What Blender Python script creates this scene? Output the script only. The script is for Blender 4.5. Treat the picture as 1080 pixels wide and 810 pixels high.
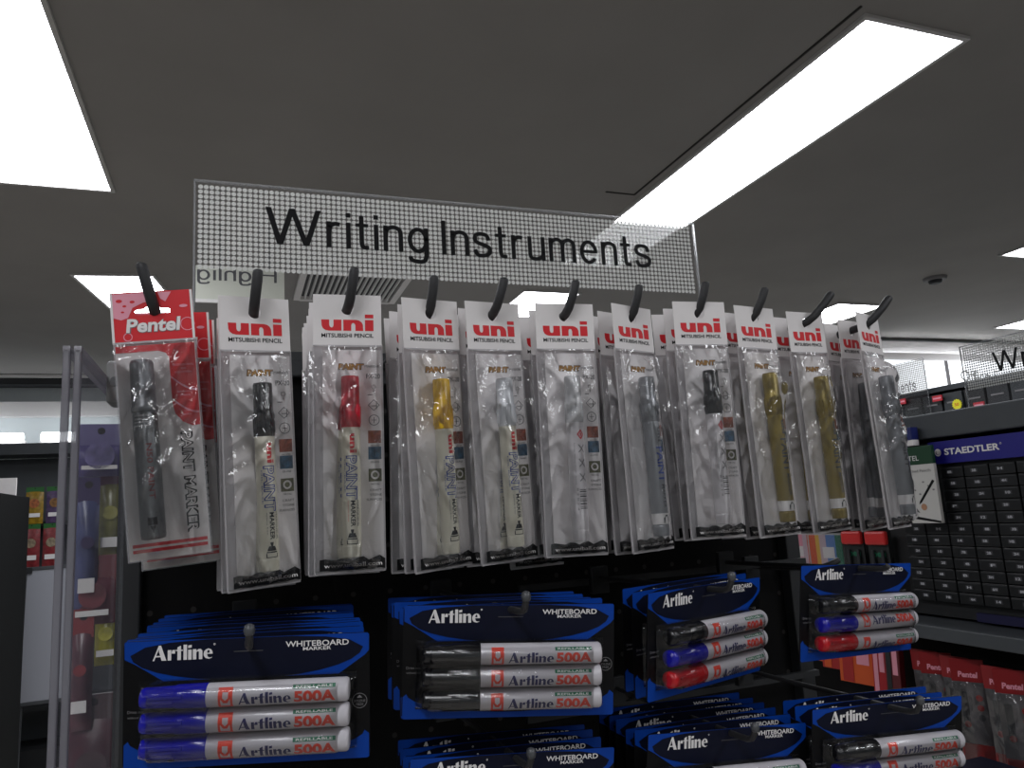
import bpy, bmesh, math, random
from mathutils import Vector, Matrix, noise
for o in list(bpy.data.objects): bpy.data.objects.remove(o)
S = bpy.context.scene
COL = S.collection
R = math.radians
EYE = 1.35                                   # height of the camera above the floor

# ------------------------------------------------------------------ camera, world, exposure
cd = bpy.data.cameras.new('camera'); cam = bpy.data.objects.new('camera', cd); COL.objects.link(cam)
cd.sensor_width = 36; cd.lens = 792 / 1080 * 36; cd.clip_start = .02
yw, pt, rl = R(20.55), R(9.5), R(3.46)
fw = Vector((math.sin(yw)*math.cos(pt), math.cos(yw)*math.cos(pt), math.sin(pt)))
rt = Vector((math.cos(yw), -math.sin(yw), 0)); up = rt.cross(fw)
rt2 = rt*math.cos(rl) - up*math.sin(rl); up2 = rt*math.sin(rl) + up*math.cos(rl)
m = Matrix((rt2, up2, -fw)).transposed().to_4x4(); m.translation = (0, 0, EYE)
cam.matrix_world = m
S.camera = cam
w = bpy.data.worlds.new('shop_air'); S.world = w; w.use_nodes = True
w.node_tree.nodes['Background'].inputs[0].default_value = (.9, .95, 1, 1)
w.node_tree.nodes['Background'].inputs[1].default_value = .02
S.view_settings.view_transform = 'Standard'; S.view_settings.look = 'None'
S.view_settings.exposure = 0.0; S.view_settings.gamma = 1; S.view_settings.use_curve_mapping = False
S.cycles.transparent_max_bounces = 48
PANEL_POWER = 14.0

# ------------------------------------------------------------------ materials
MATS = {}
def lin(c):
    return tuple(((v/255)/12.92 if v/255 <= .04045 else ((v/255+.055)/1.055)**2.4) for v in c) + (1,)
def mat(name, rgb, rough=.5, metal=0, spec=.5, emit=None, vary=0, scale=40, bump=0, trans=0):
    if name in MATS: return MATS[name]
    M = bpy.data.materials.new(name); M.use_nodes = True; nt = M.node_tree; b = nt.nodes['Principled BSDF']
    c = lin(rgb)
    b.inputs['Base Color'].default_value = c; b.inputs['Roughness'].default_value = rough
    b.inputs['Metallic'].default_value = metal; b.inputs['Specular IOR Level'].default_value = spec
    if emit: b.inputs['Emission Color'].default_value = lin(emit[0]); b.inputs['Emission Strength'].default_value = emit[1]
    if vary or bump:
        tc = nt.nodes.new('ShaderNodeTexCoord'); n = nt.nodes.new('ShaderNodeTexNoise'); n.inputs['Scale'].default_value = scale
        n.inputs['Detail'].default_value = 4; nt.links.new(tc.outputs['Object'], n.inputs['Vector'])
        if vary:
            r = nt.nodes.new('ShaderNodeValToRGB')
            r.color_ramp.elements[0].position = .3; r.color_ramp.elements[1].position = .7
            r.color_ramp.elements[0].color = tuple(v*(1-vary) for v in c[:3])+(1,); r.color_ramp.elements[1].color = tuple(min(1, v*(1+vary)) for v in c[:3])+(1,)
            nt.links.new(n.outputs['Fac'], r.inputs['Fac']); nt.links.new(r.outputs['Color'], b.inputs['Base Color'])
        if bump:
            bp = nt.nodes.new('ShaderNodeBump'); bp.inputs['Strength'].default_value = bump; bp.inputs['Distance'].default_value = .002
            nt.links.new(n.outputs['Fac'], bp.inputs['Height']); nt.links.new(bp.outputs['Normal'], b.inputs['Normal'])
    MATS[name] = M; return M
def clear(name, haze=.08, haze_rgb=(235, 235, 240), rough=.06, gloss=1.0, bump=0, scale=60, tint=(255, 255, 255), ior=1.45, flat=None):
    """clear sheet plastic: see-through, a fresnel sheen and a little milky haze"""
    if name in MATS: return MATS[name]
    M = bpy.data.materials.new(name); M.use_nodes = True; nt = M.node_tree; nt.nodes.clear(); N = nt.nodes.new
    out = N('ShaderNodeOutputMaterial'); tr = N('ShaderNodeBsdfTransparent'); tr.inputs[0].default_value = lin(tint)
    gl = N('ShaderNodeBsdfGlossy'); gl.inputs['Roughness'].default_value = rough; gl.inputs['Color'].default_value = (gloss, gloss, gloss, 1)
    df = N('ShaderNodeBsdfDiffuse'); df.inputs[0].default_value = lin(haze_rgb)
    tl = N('ShaderNodeBsdfTranslucent'); tl.inputs[0].default_value = lin(haze_rgb)
    m0 = N('ShaderNodeMixShader'); m0.inputs[0].default_value = .5
    nt.links.new(df.outputs[0], m0.inputs[1]); nt.links.new(tl.outputs[0], m0.inputs[2])
    m1 = N('ShaderNodeMixShader'); m1.inputs[0].default_value = haze
    nt.links.new(tr.outputs[0], m1.inputs[1]); nt.links.new(m0.outputs[0], m1.inputs[2])
    fr = N('ShaderNodeFresnel'); fr.inputs['IOR'].default_value = ior
    m2 = N('ShaderNodeMixShader')
    if flat is None: nt.links.new(fr.outputs[0], m2.inputs[0])
    else: m2.inputs[0].default_value = flat
    nt.links.new(m1.outputs[0], m2.inputs[1]); nt.links.new(gl.outputs[0], m2.inputs[2]); nt.links.new(m2.outputs[0], out.inputs[0])
    if bump:
        tc = N('ShaderNodeTexCoord'); n = N('ShaderNodeTexNoise'); n.inputs['Scale'].default_value = scale; n.inputs['Detail'].default_value = 3
        n.inputs['Distortion'].default_value = .8
        bp = N('ShaderNodeBump'); bp.inputs['Strength'].default_value = bump; bp.inputs['Distance'].default_value = .004
        nt.links.new(tc.outputs['Object'], n.inputs['Vector']); nt.links.new(n.outputs['Fac'], bp.inputs['Height'])
        nt.links.new(bp.outputs['Normal'], gl.inputs['Normal']); nt.links.new(bp.outputs['Normal'], fr.inputs['Normal'])
    MATS[name] = M; return M

CEIL = mat('ceiling_board', (144, 141, 138), .9, vary=.05, scale=3)
WALLM = mat('wall_paint', (205, 212, 214), .85, vary=.03, scale=2)
FLOORM = mat('floor_vinyl', (170, 165, 158), .55, vary=.06, scale=3)
GLOW = mat('panel_diffuser', (255, 255, 255), .5, emit=((248, 250, 255), PANEL_POWER))
TUBE = mat('tube_glow', (255, 255, 255), .5, emit=((245, 250, 255), 5.0))
FRAME = mat('light_trim', (190, 188, 186), .5)
SEAM = mat('dark_seam', (38, 36, 35), .9)
BLACKM = mat('black_pegboard', (10, 10, 11), .8, spec=.15, vary=.2, scale=25, bump=.1)
GREYST = mat('grey_steel', (62, 66, 70), .55, vary=.08, scale=9)
DKST = mat('dark_steel', (30, 32, 35), .6, vary=.1, scale=9)
HOOKM = mat('hook_rubber', (38, 38, 40), .55, bump=.15, scale=400)
KNOB = mat('grey_knob', (70, 72, 75), .4)
WHITE = mat('white_print', (226, 223, 222), .55)
PAPER = mat('white_card', (222, 218, 217), .6, vary=.03, scale=30)
RED = mat('red_print', (206, 22, 34), .5)
BLACK = mat('black_print', (12, 12, 14), .6, spec=.2)
GREY = mat('grey_print', (120, 118, 120), .6)
DGREY = mat('dark_grey_print', (70, 70, 74), .6)
GOLD = mat('gold_print', (176, 128, 46), .45, vary=.35, scale=300)
BROWN = mat('brown_print', (74, 40, 24), .5)
BLUE = mat('blue_print', (36, 62, 150), .5)
NAVYT = mat('navy_print', (26, 24, 84), .5)
ORED = mat('orange_red_print', (214, 62, 40), .5)
GREEN = mat('green_print', (20, 104, 74), .5)
PINK = mat('pink_print', (226, 150, 168), .5)
CARDW = mat('card_barrel', (188, 185, 190), .22)
CREAM = mat('cream_barrel', (226, 222, 206), .35, vary=.03)
WBAR = mat('white_barrel', (216, 212, 214), .3)
PICR = mat('photo_wood', (150, 74, 50), .5, vary=.5, scale=260)
PICB = mat('photo_glass', (44, 88, 118), .5, vary=.6, scale=220)
PICG = mat('photo_metal', (86, 86, 54), .5, vary=.8, scale=260)
CARDK = mat('black_card', (6, 6, 8), .5, spec=.2)
CARDB = mat('blue_card', (0, 58, 150), .5, spec=.2)
CARDN = mat('navy_card', (4, 9, 32), .5, spec=.2)
def capm(k):
    return {'black': mat('black_cap', (20, 20, 23), .22), 'red': mat('red_cap', (196, 30, 52), .25), 'yellow': mat('yellow_cap', (222, 178, 30), .25),
            'white': mat('white_cap', (214, 216, 220), .25), 'silver': mat('silver_cap', (150, 152, 156), .35, .4), 'gold': mat('gold_cap', (140, 122, 52), .35, .3),
            'grey': mat('grey_cap', (128, 130, 134), .4, .3), 'blue': mat('blue_cap', (26, 26, 150), .2), 'dkgold': mat('dark_gold_cap', (84, 74, 40), .35, .3),
            'clear': mat('pale_cap', (206, 206, 208), .25), 'cherry': mat('cherry_cap', (176, 22, 30), .22)}[k]
FILM = clear('clear_film', .05, rough=.07, gloss=1.0, bump=.35, scale=48, ior=1.62)
BAGM = clear('milky_film', .85, (238, 234, 236), rough=.25, gloss=.8, bump=.3)
ACRYL = clear('clear_acrylic', .02, rough=.02, gloss=.18)
ACRYLE = clear('acrylic_edge', .3, (200, 204, 208), rough=.2)
CASEM = clear('case_acrylic', .03, (200, 200, 215), rough=.03, gloss=.9, flat=.05)
CASEE = clear('case_acrylic_edge', .75, (138, 136, 144), rough=.15, flat=.08)
DOTM = clear('white_dots', 1.0, (236, 236, 232), flat=0)

# ------------------------------------------------------------------ mesh building
class MB:
    def __init__(s): s.v = []; s.f = []; s.m = []; s.mats = []; s.sm = []
    def mi(s, M):
        if M not in s.mats: s.mats.append(M)
        return s.mats.index(M)
    def add(s, vs, fs, M, smooth=False):
        b = len(s.v); k = s.mi(M); s.v += [tuple(v) for v in vs]
        for f in fs: s.f.append([b+i for i in f]); s.m.append(k); s.sm.append(smooth)
    def box(s, c, d, M, bev=0):
        x, y, z = (q/2 for q in d); cx, cy, cz = c
        if not bev:
            vs = [(cx+i*x, cy+j*y, cz+k*z) for i in (-1, 1) for j in (-1, 1) for k in (-1, 1)]
            s.add(vs, [(0,1,3,2), (4,6,7,5), (0,4,5,1), (2,3,7,6), (0,2,6,4), (1,5,7,3)], M); return
        bm = bmesh.new(); bmesh.ops.create_cube(bm, size=1)
        for v in bm.verts: v.co = Vector((cx+v.co.x*d[0], cy+v.co.y*d[1], cz+v.co.z*d[2]))
        bmesh.ops.bevel(bm, geom=list(bm.edges), offset=bev, segments=2, affect='EDGES', profile=.5)
        bm.verts.index_update(); s.add([v.co for v in bm.verts], [[v.index for v in f.verts] for f in bm.faces], M); bm.free()
    def poly(s, pts, y, M):                       # 2-D outline in the xz plane, facing -Y
        a = sum(pts[i][0]*pts[(i+1) % len(pts)][1]-pts[(i+1) % len(pts)][0]*pts[i][1] for i in range(len(pts)))
        if a < 0: pts = pts[::-1]
        s.add([(p[0], y, p[1]) for p in pts], [list(range(len(pts)))], M)
    def rect(s, x0, x1, z0, z1, y, M): s.poly([(x0, z0), (x1, z0), (x1, z1), (x0, z1)], y, M)
    def disc(s, x, z, r, y, M, n=14, rz=None): s.poly([(x+r*math.cos(t*2*math.pi/n), z+(rz or r)*math.sin(t*2*math.pi/n)) for t in range(n)], y, M)
    def ring(s, x, z, r, t, y, M, n=16):
        o = [(x+r*math.cos(k*2*math.pi/n), y, z+r*math.sin(k*2*math.pi/n)) for k in range(n)]
        i = [(x+(r-t)*math.cos(k*2*math.pi/n), y, z+(r-t)*math.sin(k*2*math.pi/n)) for k in range(n)]
        s.add(o+i, [(k, (k+1) % n, n+(k+1) % n, n+k) for k in range(n)], M)
    def slab(s, pts, y0, y1, M):                  # an outline given a thickness
        a = sum(pts[i][0]*pts[(i+1) % len(pts)][1]-pts[(i+1) % len(pts)][0]*pts[i][1] for i in range(len(pts)))
        if a < 0: pts = pts[::-1]
        n = len(pts)
        s.add([(p[0], y0, p[1]) for p in pts]+[(p[0], y1, p[1]) for p in pts],
              [list(range(n)), list(range(2*n-1, n-1, -1))]+[(i, n+i, n+(i+1) % n, (i+1) % n) for i in range(n)], M)
    def lathe(s, prof, M, axis='z', c=(0, 0, 0), n=24, smooth=True):
        vs = []; fs = []
        for (r, t) in prof:
            for k in range(n):
                a = 2*math.pi*k/n; p = (r*math.cos(a), r*math.sin(a))
                vs.append({'z': (c[0]+p[0], c[1]+p[1], c[2]+t), 'x': (c[0]+t, c[1]+p[0], c[2]+p[1]), 'y': (c[0]+p[1], c[1]+t, c[2]+p[0])}[axis])
        for i in range(len(prof)-1):
            for k in range(n):
                fs.append((i*n+k, i*n+(k+1) % n, (i+1)*n+(k+1) % n, (i+1)*n+k))
        s.add(vs, fs, M, smooth)
        L = len(prof)-1
        s.add([vs[k] for k in range(n)], [list(range(n))[::-1]], M); s.add([vs[L*n+k] for k in range(n)], [list(range(n))], M)
    def tube(s, path, r, M, n=12):
        P = [Vector(p) for p in path]; vs = []; fs = []
        ref = None
        for i, p in enumerate(P):
            t = (P[min(i+1, len(P)-1)]-P[max(i-1, 0)]).normalized()
            if ref is None: ref = t.orthogonal().normalized()
            u = (ref-t*ref.dot(t)).normalized(); q = t.cross(u); ref = u
            rr = r[i] if isinstance(r, (list, tuple)) else r
            vs += [p+(u*math.cos(2*math.pi*k/n)+q*math.sin(2*math.pi*k/n))*rr for k in range(n)]
        for i in range(len(P)-1):
            fs += [(i*n+k, i*n+(k+1) % n, (i+1)*n+(k+1) % n, (i+1)*n+k) for k in range(n)]
        s.add(vs, fs, M, True)
        s.add(vs[:n], [list(range(n))[::-1]], M); s.add(vs[-n:], [list(range(n))], M)
    def mesh(s, name):
        me = bpy.data.meshes.new(name); me.from_pydata(s.v, [], s.f)
        for M in s.mats: me.materials.append(M)
        me.polygons.foreach_set('material_index', s.m); me.polygons.foreach_set('use_smooth', s.sm)
        me.validate(); me.update(); return me
    def build(s, name, parent=None, loc=None, rot=None):
        o = bpy.data.objects.new(name, s.mesh(name)); COL.objects.link(o)
        if parent: o.parent = parent
        if loc: o.location = loc
        if rot: o.rotation_euler = rot
        return o
    # ---- lettering
    def glyphs(s, geo, x0, x1, z0, z1, y, M, wrap=None, rot=False):
        """geo in a unit box -> the box; wrap bends it round a barrel"""
        V, F = geo
        pts = [(x0+v[0]*(x1-x0), z0+v[1]*(z1-z0)) for v in V]
        if wrap is None:
            if rot: pts = [(x0+v[1]*(x1-x0), z1-v[0]*(z1-z0)) for v in V]
            own = len(V) == sum(len(f) for f in F); lay = {}
            if own:
                for k, f in enumerate(F):
                    for i in f: lay[i] = k % 6
            s.add([(p[0], y-1e-5*lay.get(i, 0), p[1]) for i, p in enumerate(pts)], F, M); return
        bm = bmesh.new(); bv = [bm.verts.new((p[0], p[1], 0)) for p in pts]
        for f in F:
            try: bm.faces.new([bv[i] for i in f])
            except ValueError: pass
        lo, hi = min(z0, z1), max(z0, z1); n = 6
        for k in range(1, n):
            bmesh.ops.bisect_plane(bm, geom=list(bm.verts)+list(bm.edges)+list(bm.faces), plane_co=(0, lo+(hi-lo)*k/n, 0), plane_no=(0, 1, 0))
        bm.verts.index_update()
        s.add([wrap(v.co.x, v.co.y) for v in bm.verts], [[v.index for v in f.verts] for f in bm.faces], M); bm.free()

TX = {}
def text(t, bold=0, shear=0):
    k = (t, bold, shear)
    if k in TX: return TX[k]
    c = bpy.data.curves.new('lettering', 'FONT'); c.body = t; c.size = 1; c.resolution_u = 3; c.offset = bold; c.shear = shear
    o = bpy.data.objects.new('lettering', c); COL.objects.link(o)
    me = bpy.data.meshes.new_from_object(o)
    V = [(v.co.x, v.co.y) for v in me.vertices]; F = [list(p.vertices) for p in me.polygons]
    bpy.data.objects.remove(o); bpy.data.curves.remove(c); bpy.data.meshes.remove(me)
    x0 = min(v[0] for v in V); x1 = max(v[0] for v in V); y0 = min(v[1] for v in V); y1 = max(v[1] for v in V)
    TX[k] = ([((v[0]-x0)/(x1-x0), (v[1]-y0)/(y1-y0)) for v in V], F); return TX[k]
def compose(parts):
    V = []; F = []
    for pts in parts:
        b = len(V); V += pts; F.append(list(range(b, b+len(pts))))
    x0 = min(v[0] for v in V); x1 = max(v[0] for v in V); y0 = min(v[1] for v in V); y1 = max(v[1] for v in V)
    return ([((v[0]-x0)/(x1-x0), (v[1]-y0)/(y1-y0)) for v in V], F)
def ccw(p):
    a = sum(p[i][0]*p[(i+1) % len(p)][1]-p[(i+1) % len(p)][0]*p[i][1] for i in range(len(p)))
    return p if a > 0 else p[::-1]
def sh(p, dx): return ccw([(x+dx, y) for x, y in p])
U_ = [(0, 1), (.82, 1), (.82, .5), (.9, .34), (1.06, .28), (1.2, .34), (1.26, .5), (1.26, 1), (2.08, 1), (2.08, 0), (.75, 0), (.42, .06), (.16, .22), (.03, .45)]
N_ = [(2.08-x, 1-y) for x, y in U_]
UNI = compose([ccw(U_), sh(N_, 2.28), sh([(0, 0), (.9, 0), (.9, 1), (0, 1)], 4.55), sh([(0, 1.16), (.9, 1.16), (.9, 1.5), (0, 1.5)], 4.55)])
def artline():
    A = []
    def g(dx, *ps):
        for p in ps: A.append(sh(p, dx))
    stem = lambda h: [(0, 0), (.21, 0), (.21, h), (0, h)]
    g(0, [(0, 0), (.1, 0), (.37, .76), (.37, 1)], [(.37, 1), (.5, 1), (.82, 0), (.54, 0), (.37, .62)], [(.16, .24), (.5, .24), (.47, .33), (.19, .33)])
    g(.9, stem(.68), [(.21, .46), (.28, .68), (.44, .68), (.44, .44), (.33, .44)])
    g(1.38, [(.1, 0), (.31, 0), (.31, .95), (.1, .84)], [(0, .6), (.1, .6), (.1, .68), (0, .68)], [(.31, .6), (.42, .6), (.42, .68), (.31, .68)])
    g(1.84, stem(1))
    g(2.12, stem(.66), [(0, .76), (.21, .8), (.21, .98), (0, .94)])
    g(2.4, stem(.68), [(.21, .48), (.3, .54), (.36, .5), (.36, 0), (.57, 0), (.57, .56), (.47, .68), (.34, .68), (.21, .56)])
    g(3.04, [(.52, .13), (.48, .06), (.32, 0), (.12, .06), (.02, .2), (0, .34), (.03, .5), (.14, .63), (.3, .69), (.3, .62), (.23, .52), (.21, .34), (.24, .16), (.36, .08), (.46, .1)],
      [(.3, .69), (.46, .63), (.54, .48), (.55, .33), (.21, .33), (.21, .4), (.36, .4), (.36, .54), (.3, .62)])
    return compose(A)
ART = artline()

def chaikin(p, it=2):
    for _ in range(it):
        q = [p[0]]
        for a, c in zip(p, p[1:]): q += [(a[0]*.75+c[0]*.25, a[1]*.75+c[1]*.25), (a[0]*.25+c[0]*.75, a[1]*.25+c[1]*.75)]
        p = q+[p[-1]]
    return p
def stroke(p, w):
    L = []; Rr = []
    for i, q in enumerate(p):
        a = p[max(i-1, 0)]; c = p[min(i+1, len(p)-1)]; dx, dy = c[0]-a[0], c[1]-a[1]; l = math.hypot(dx, dy) or 1
        L.append((q[0]-dy/l*w/2, q[1]+dx/l*w/2)); Rr.append((q[0]+dy/l*w/2, q[1]-dx/l*w/2))
    return [ccw([L[i], Rr[i], Rr[i+1], L[i+1]]) for i in range(len(p)-1)]
def sans(t):
    SW = .118; out = []; x = 0
    bar = lambda x0, x1, y0, y1: [[(x0, y0), (x1, y0), (x1, y1), (x0, y1)]]
    C = lambda *p: stroke(chaikin(list(p)), SW)
    ell = lambda a0, a1: stroke([(.28+.215*math.cos(math.radians(a0+(a1-a0)*k/24)), .365+.315*math.sin(math.radians(a0+(a1-a0)*k/24))) for k in range(25)], SW)
    st = lambda X, y0=0, y1=.73: bar(X-SW/2, X+SW/2, y0, y1)
    arch = lambda X, d: C((X, .38), (X+.02, .62), (X+.16, .70), (X+d*.75, .68), (X+d, .6), (X+d, .4), (X+d, 0))
    leg = lambda xa, ya, xb, yb: [ccw([(xa-.068, ya), (xa+.068, ya), (xb+.068, yb), (xb-.068, yb)])]
    G = {'W': (leg(.07, 1, .34, 0)+leg(.62, 1, .34, 0)+leg(.62, 1, .95, 0)+leg(1.24, 1, .95, 0), 1.31), 'r': (st(.06)+C((.06, .38), (.08, .6), (.2, .68), (.33, .655)), .36),
         'i': (st(.06)+bar(0, .12, .87, 1), .12), 't': (C((.15, .95), (.15, .4), (.15, .1), (.22, .055), (.33, .062))+bar(0, .32, .63, .73), .34), 'n': (st(.06)+arch(.06, .385), .5),
         'g': (ell(0, 360)+st(.49, .0, .73)+C((.49, .2), (.49, -.1), (.42, -.25), (.2, -.24), (.08, -.2), (.07, -.1)), .55), 'I': (st(.06, 0, 1), .12),
         's': (C((.43, .5), (.4, .66), (.2, .7), (.06, .64), (.05, .47), (.15, .41), (.36, .34), (.47, .28), (.45, .1), (.28, .04), (.1, .05), (.05, .22)), .5),
         'u': (st(.445)+C((.06, .73), (.06, .3), (.06, .1), (.17, .04), (.32, .06), (.44, .15), (.445, .35)), .5), 'm': (st(.06)+arch(.06, .345)+arch(.405, .345), .81),
         'e': (ell(8, 325)+bar(.06, .55, .335, .43), .55), 'H': (st(.06, 0, 1)+st(.68, 0, 1)+bar(.06, .68, .47, .585), .74), 'h': (st(.06, 0, 1)+arch(.06, .385), .5), 'l': (st(.06, 0, 1), .12), ' ': ([], .12)}
    for ch in t:
        ps, adv = G[ch]; out += [sh(p, x) for p in ps]; x += adv+.115
    return compose(out)

def empty(name, loc=(0, 0, 0), rot=(0, 0, 0)):
    o = bpy.data.objects.new(name, None); COL.objects.link(o); o.location = loc; o.rotation_euler = rot; o.empty_display_size = .02; return o
def tag(o, label, cat, group=None):
    o['label'] = label; o['category'] = cat
    if group: o['group'] = group
    return o
def struct(o): o['kind'] = 'structure'; return o
KIDS = {}
def dup(o, parent=None):
    c = o.copy(); COL.objects.link(c)
    if parent: c.parent = parent
    for ch in o.children: dup(ch, c)
    return c
def put(o, loc, rot): o.location = (loc[0], loc[1], loc[2]+EYE); o.rotation_euler = rot; return o
Z = lambda z: z+EYE

# ------------------------------------------------------------------ the room
CZ = Z(1.1)
def shell(name, c, d, M): b = MB(); b.box(c, d, M); return struct(b.build(name))
shell('floor', (2, 1, -.05), (14, 12, .1), FLOORM)
shell('ceiling', (2, 1, CZ+.05), (14, 12, .1), CEIL)
shell('wall_back', (-.5, 6.0, 1.2), (9, .12, 2.5), WALLM)
shell('wall_back_right', (6.6, 4.26, 1.2), (4.8, .12, 2.5), WALLM)
shell('wall_return', (4.06, 5.1, 1.2), (.12, 1.8, 2.5), WALLM)
shell('wall_left', (-4.96, 1, 1.2), (.12, 12, 2.5), WALLM)
shell('wall_right', (8.96, 1, 1.2), (.12, 12, 2.5), WALLM)
shell('wall_front', (2, -4.96, 1.2), (14, .12, 2.5), WALLM)
b = MB(); b.box((-.5, 5.87, Z(1.065)), (8.9, .14, .07), DKST); b.box((-.5, 5.795, Z(1.085)), (8.9, .012, .02), WHITE); struct(b.build('trim_1'))
b = MB(); b.box((-.5, 5.9, Z(.87)), (8.9, .08, .1), WHITE); struct(b.build('trim_2'))
b = MB(); b.box((6.6, 4.17, Z(1.02)), (4.7, .06, .1), WHITE); struct(b.build('trim_3'))
b = MB(); b.box((1.358, 1.71, CZ-.001), (.006, 1.07, .004), SEAM); b.box((1.30, 2.243, CZ-.001), (.115, .005, .004), SEAM); struct(b.build('trim_4'))

# ------------------------------------------------------------------ ceiling lights
def light_panel(name_label, x0, x1, y0, y1, rz=0):
    t = empty('ceiling_light', ((x0+x1)/2, (y0+y1)/2, CZ), (0, 0, rz)); wx, wy = (x1-x0)/2, (y1-y0)/2
    tag(t, name_label, 'light', 'long ceiling light panels')
    b = MB(); b.add([(-wx, -wy, -.004), (wx, -wy, -.004), (wx, wy, -.004), (-wx, wy, -.004)], [(3, 2, 1, 0)], GLOW); b.build('diffuser', t)
    b = MB(); e = .012
    for (cx, cy, dx, dy) in ((-wx-e/2, 0, e, 2*wy+2*e), (wx+e/2, 0, e, 2*wy+2*e), (0, -wy-e/2, 2*wx, e), (0, wy+e/2, 2*wx, e)): b.box((cx, cy, -.004), (dx, dy, .01), FRAME)
    b.build('trim_frame', t)
light_panel('long glowing ceiling light panel running behind the right end of the large sign', 1.4, 1.715, 1.205, 2.49)
light_panel('glowing ceiling light panel cut off by the upper left corner of the photo', -.68, -.378, 1.3, 2.575)
light_panel('small far ceiling light panel above the red marker pouch on the left', -.56, -.25, 3.48, 4.71, R(-8))
light_panel('far ceiling light panel below the middle of the large sign, above the pouches', 1.385, 1.69, 3.43, 4.7)
light_panel('far ceiling light panel behind the hooks at the right end of the pouch row', 3.375, 3.72, 3.385, 4.15)
light_panel('ceiling light panel cut off by the right edge, upper of two', 3.55, 3.86, 1.25, 2.485)
light_panel('ceiling light panel cut off by the right edge, lower and farther of two', 5.19, 5.5, 2.5, 3.77)
for k, (x, y) in enumerate(((-.68, -1.3), (1.4, -1.3), (3.5, -1.3), (-.68, -3.6), (1.4, -3.6), (-2.7, 1.2), (-2.7, -1.3))):
    light_panel('long glowing ceiling light panel out of view behind the camera', x, x+.305, y, y+1.28)
# air vent
t = tag(empty('air_vent', (.52, 3.49, CZ)), 'square white louvred air vent in the ceiling seen just under the large sign', 'vent')
b = MB()
for c, d in (((-.235, 0, -.01), (.03, .44, .02)), ((.235, 0, -.01), (.03, .44, .02)), ((0, -.215, -.01), (.44, .03, .02)), ((0, .215, -.01), (.44, .03, .02))): b.box(c, d, WHITE)
b.build('frame', t)
b = MB(); b.box((0, 0, -.001), (.44, .4, .002), SEAM); b.build('dark_backing', t)
for k in range(17):
    b = MB(); x = -.2+k*.025; b.add([(x-.003, -.2, -.006), (x+.001, -.2, -.016), (x+.001, .2, -.016), (x-.003, .2, -.006), (x+.001, -.2, -.006), (x+.006, -.2, -.016), (x+.006, .2, -.016), (x+.001, .2, -.006)],
        [(0, 1, 2, 3), (7, 6, 5, 4), (0, 4, 5, 1), (3, 2, 6, 7), (1, 5, 6, 2), (0, 3, 7, 4)], mat('louvre', (228, 228, 226), .5)); b.build('louvre', t)
t = tag(empty('smoke_detector', (3.55, 2.87, CZ)), 'small round detector on the ceiling at right', 'detector')
b = MB(); b.lathe([(.06, 0), (.058, -.012), (.05, -.016)], GREY); b.build('base', t)
b = MB(); b.lathe([(.035, -.016), (.032, -.03), (.02, -.034)], DKST); b.build('sensor', t)

# ------------------------------------------------------------------ the hanging-display gondola
t = tag(empty('pegboard_gondola', (.301, .87, 0)), 'black pegboard display gondola carrying the hooks of pens', 'display rack')
b = MB(); b.box((0, 0, Z(.175)/2), (.818, .036, Z(.175)), BLACKM)
for i in range(20):
    for j in range(14):
        b.disc(-.38+i*.04, Z(.12-j*.05), .003, -.0186, SEAM, 8)
b.build('pegboard', t)
for x in (-.398, .398):
    b = MB(); b.box((x, -.005, Z(.165)/2), (.022, .06, Z(.165)), DKST, .002); b.build('upright', t)
b = MB(); b.box((0, -.02, Z(.168)), (.8, .018, .02), DKST, .002); b.build('hook_rail', t)
b = MB(); b.box((.01, -.18, .08), (.76, .34, .16), DKST, .004); b.build('base', t)
b = MB(); b.box((.2, -.05, Z(-.088)), (.4, .007, .007), DKST); b.box((.2, -.05, Z(-.228)), (.4, .007, .007), DKST)
b.build('cross_bar', t)

# large sign standing on the gondola
def sign(label, words, w, h, band, txt, loc, rot, pitch=.0058, tint=None, holder=True):
    t = tag(empty('aisle_sign', loc, rot), label, 'sign')
    b = MB(); b.box((0, 0, h/2), (w, .003, h), ACRYL); b.build('clear_panel', t)
    b = MB(); e = .002
    for c, d in (((-w/2+e/2, -.0002, h/2), (e, .0036, h)), ((w/2-e/2, -.0002, h/2), (e, .0036, h)), ((0, -.0002, h-e/2), (w, .0036, e))): b.box(c, d, ACRYLE)
    b.build('polished_edge', t)
    b = MB(); nx, nz = int((w-.008)/pitch), int(band/pitch); y = .0019
    for i in range(nx):
        for j in range(nz):
            x = -w/2+.004+(i+.5)*pitch; z = h-.004-(j+.5)*pitch; n = 8 if pitch < .01 else 10
            b.add([(x+pitch*.46*math.cos(q*2*math.pi/n), y, z+pitch*.46*math.sin(q*2*math.pi/n)) for q in range(n)], [list(range(n))], DOTM)
    b.build('dot_print', t)
    b = MB(); x0, x1, z0, z1 = txt; b.glyphs(sans(words), x0, x1, z0, z1, -.0019, tint or BLACK); b.build('lettering', t)
    if holder:
        b = MB(); b.box((0, .0, .006), (w*.9, .014, .012), DKST, .002); b.build('holder', t)
    return t
sign('large clear acrylic sign with white dots and black lettering standing above the pens', 'Writing Instruments', .648, .207, .1015,
     (.032-.281, .5305-.281, .2985-.175, .356-.175), (.281, .85, Z(.175)), (0, 0, 0))
sign('dotted clear sign at the right edge, above the drawer cabinet', 'Writing Instruments', .66, .21, .105, (-.25, .25, .118, .178), (1.65, .968, Z(.115)), (0, 0, R(-90)))
sign('farther dotted clear sign just right of the last pouch', 'Instruments', .64, .25, .13, (.06, .27, .125, .17), (2.6, 2.53, Z(.255)), (0, 0, R(-90)), .008, tint=GREY)
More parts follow.
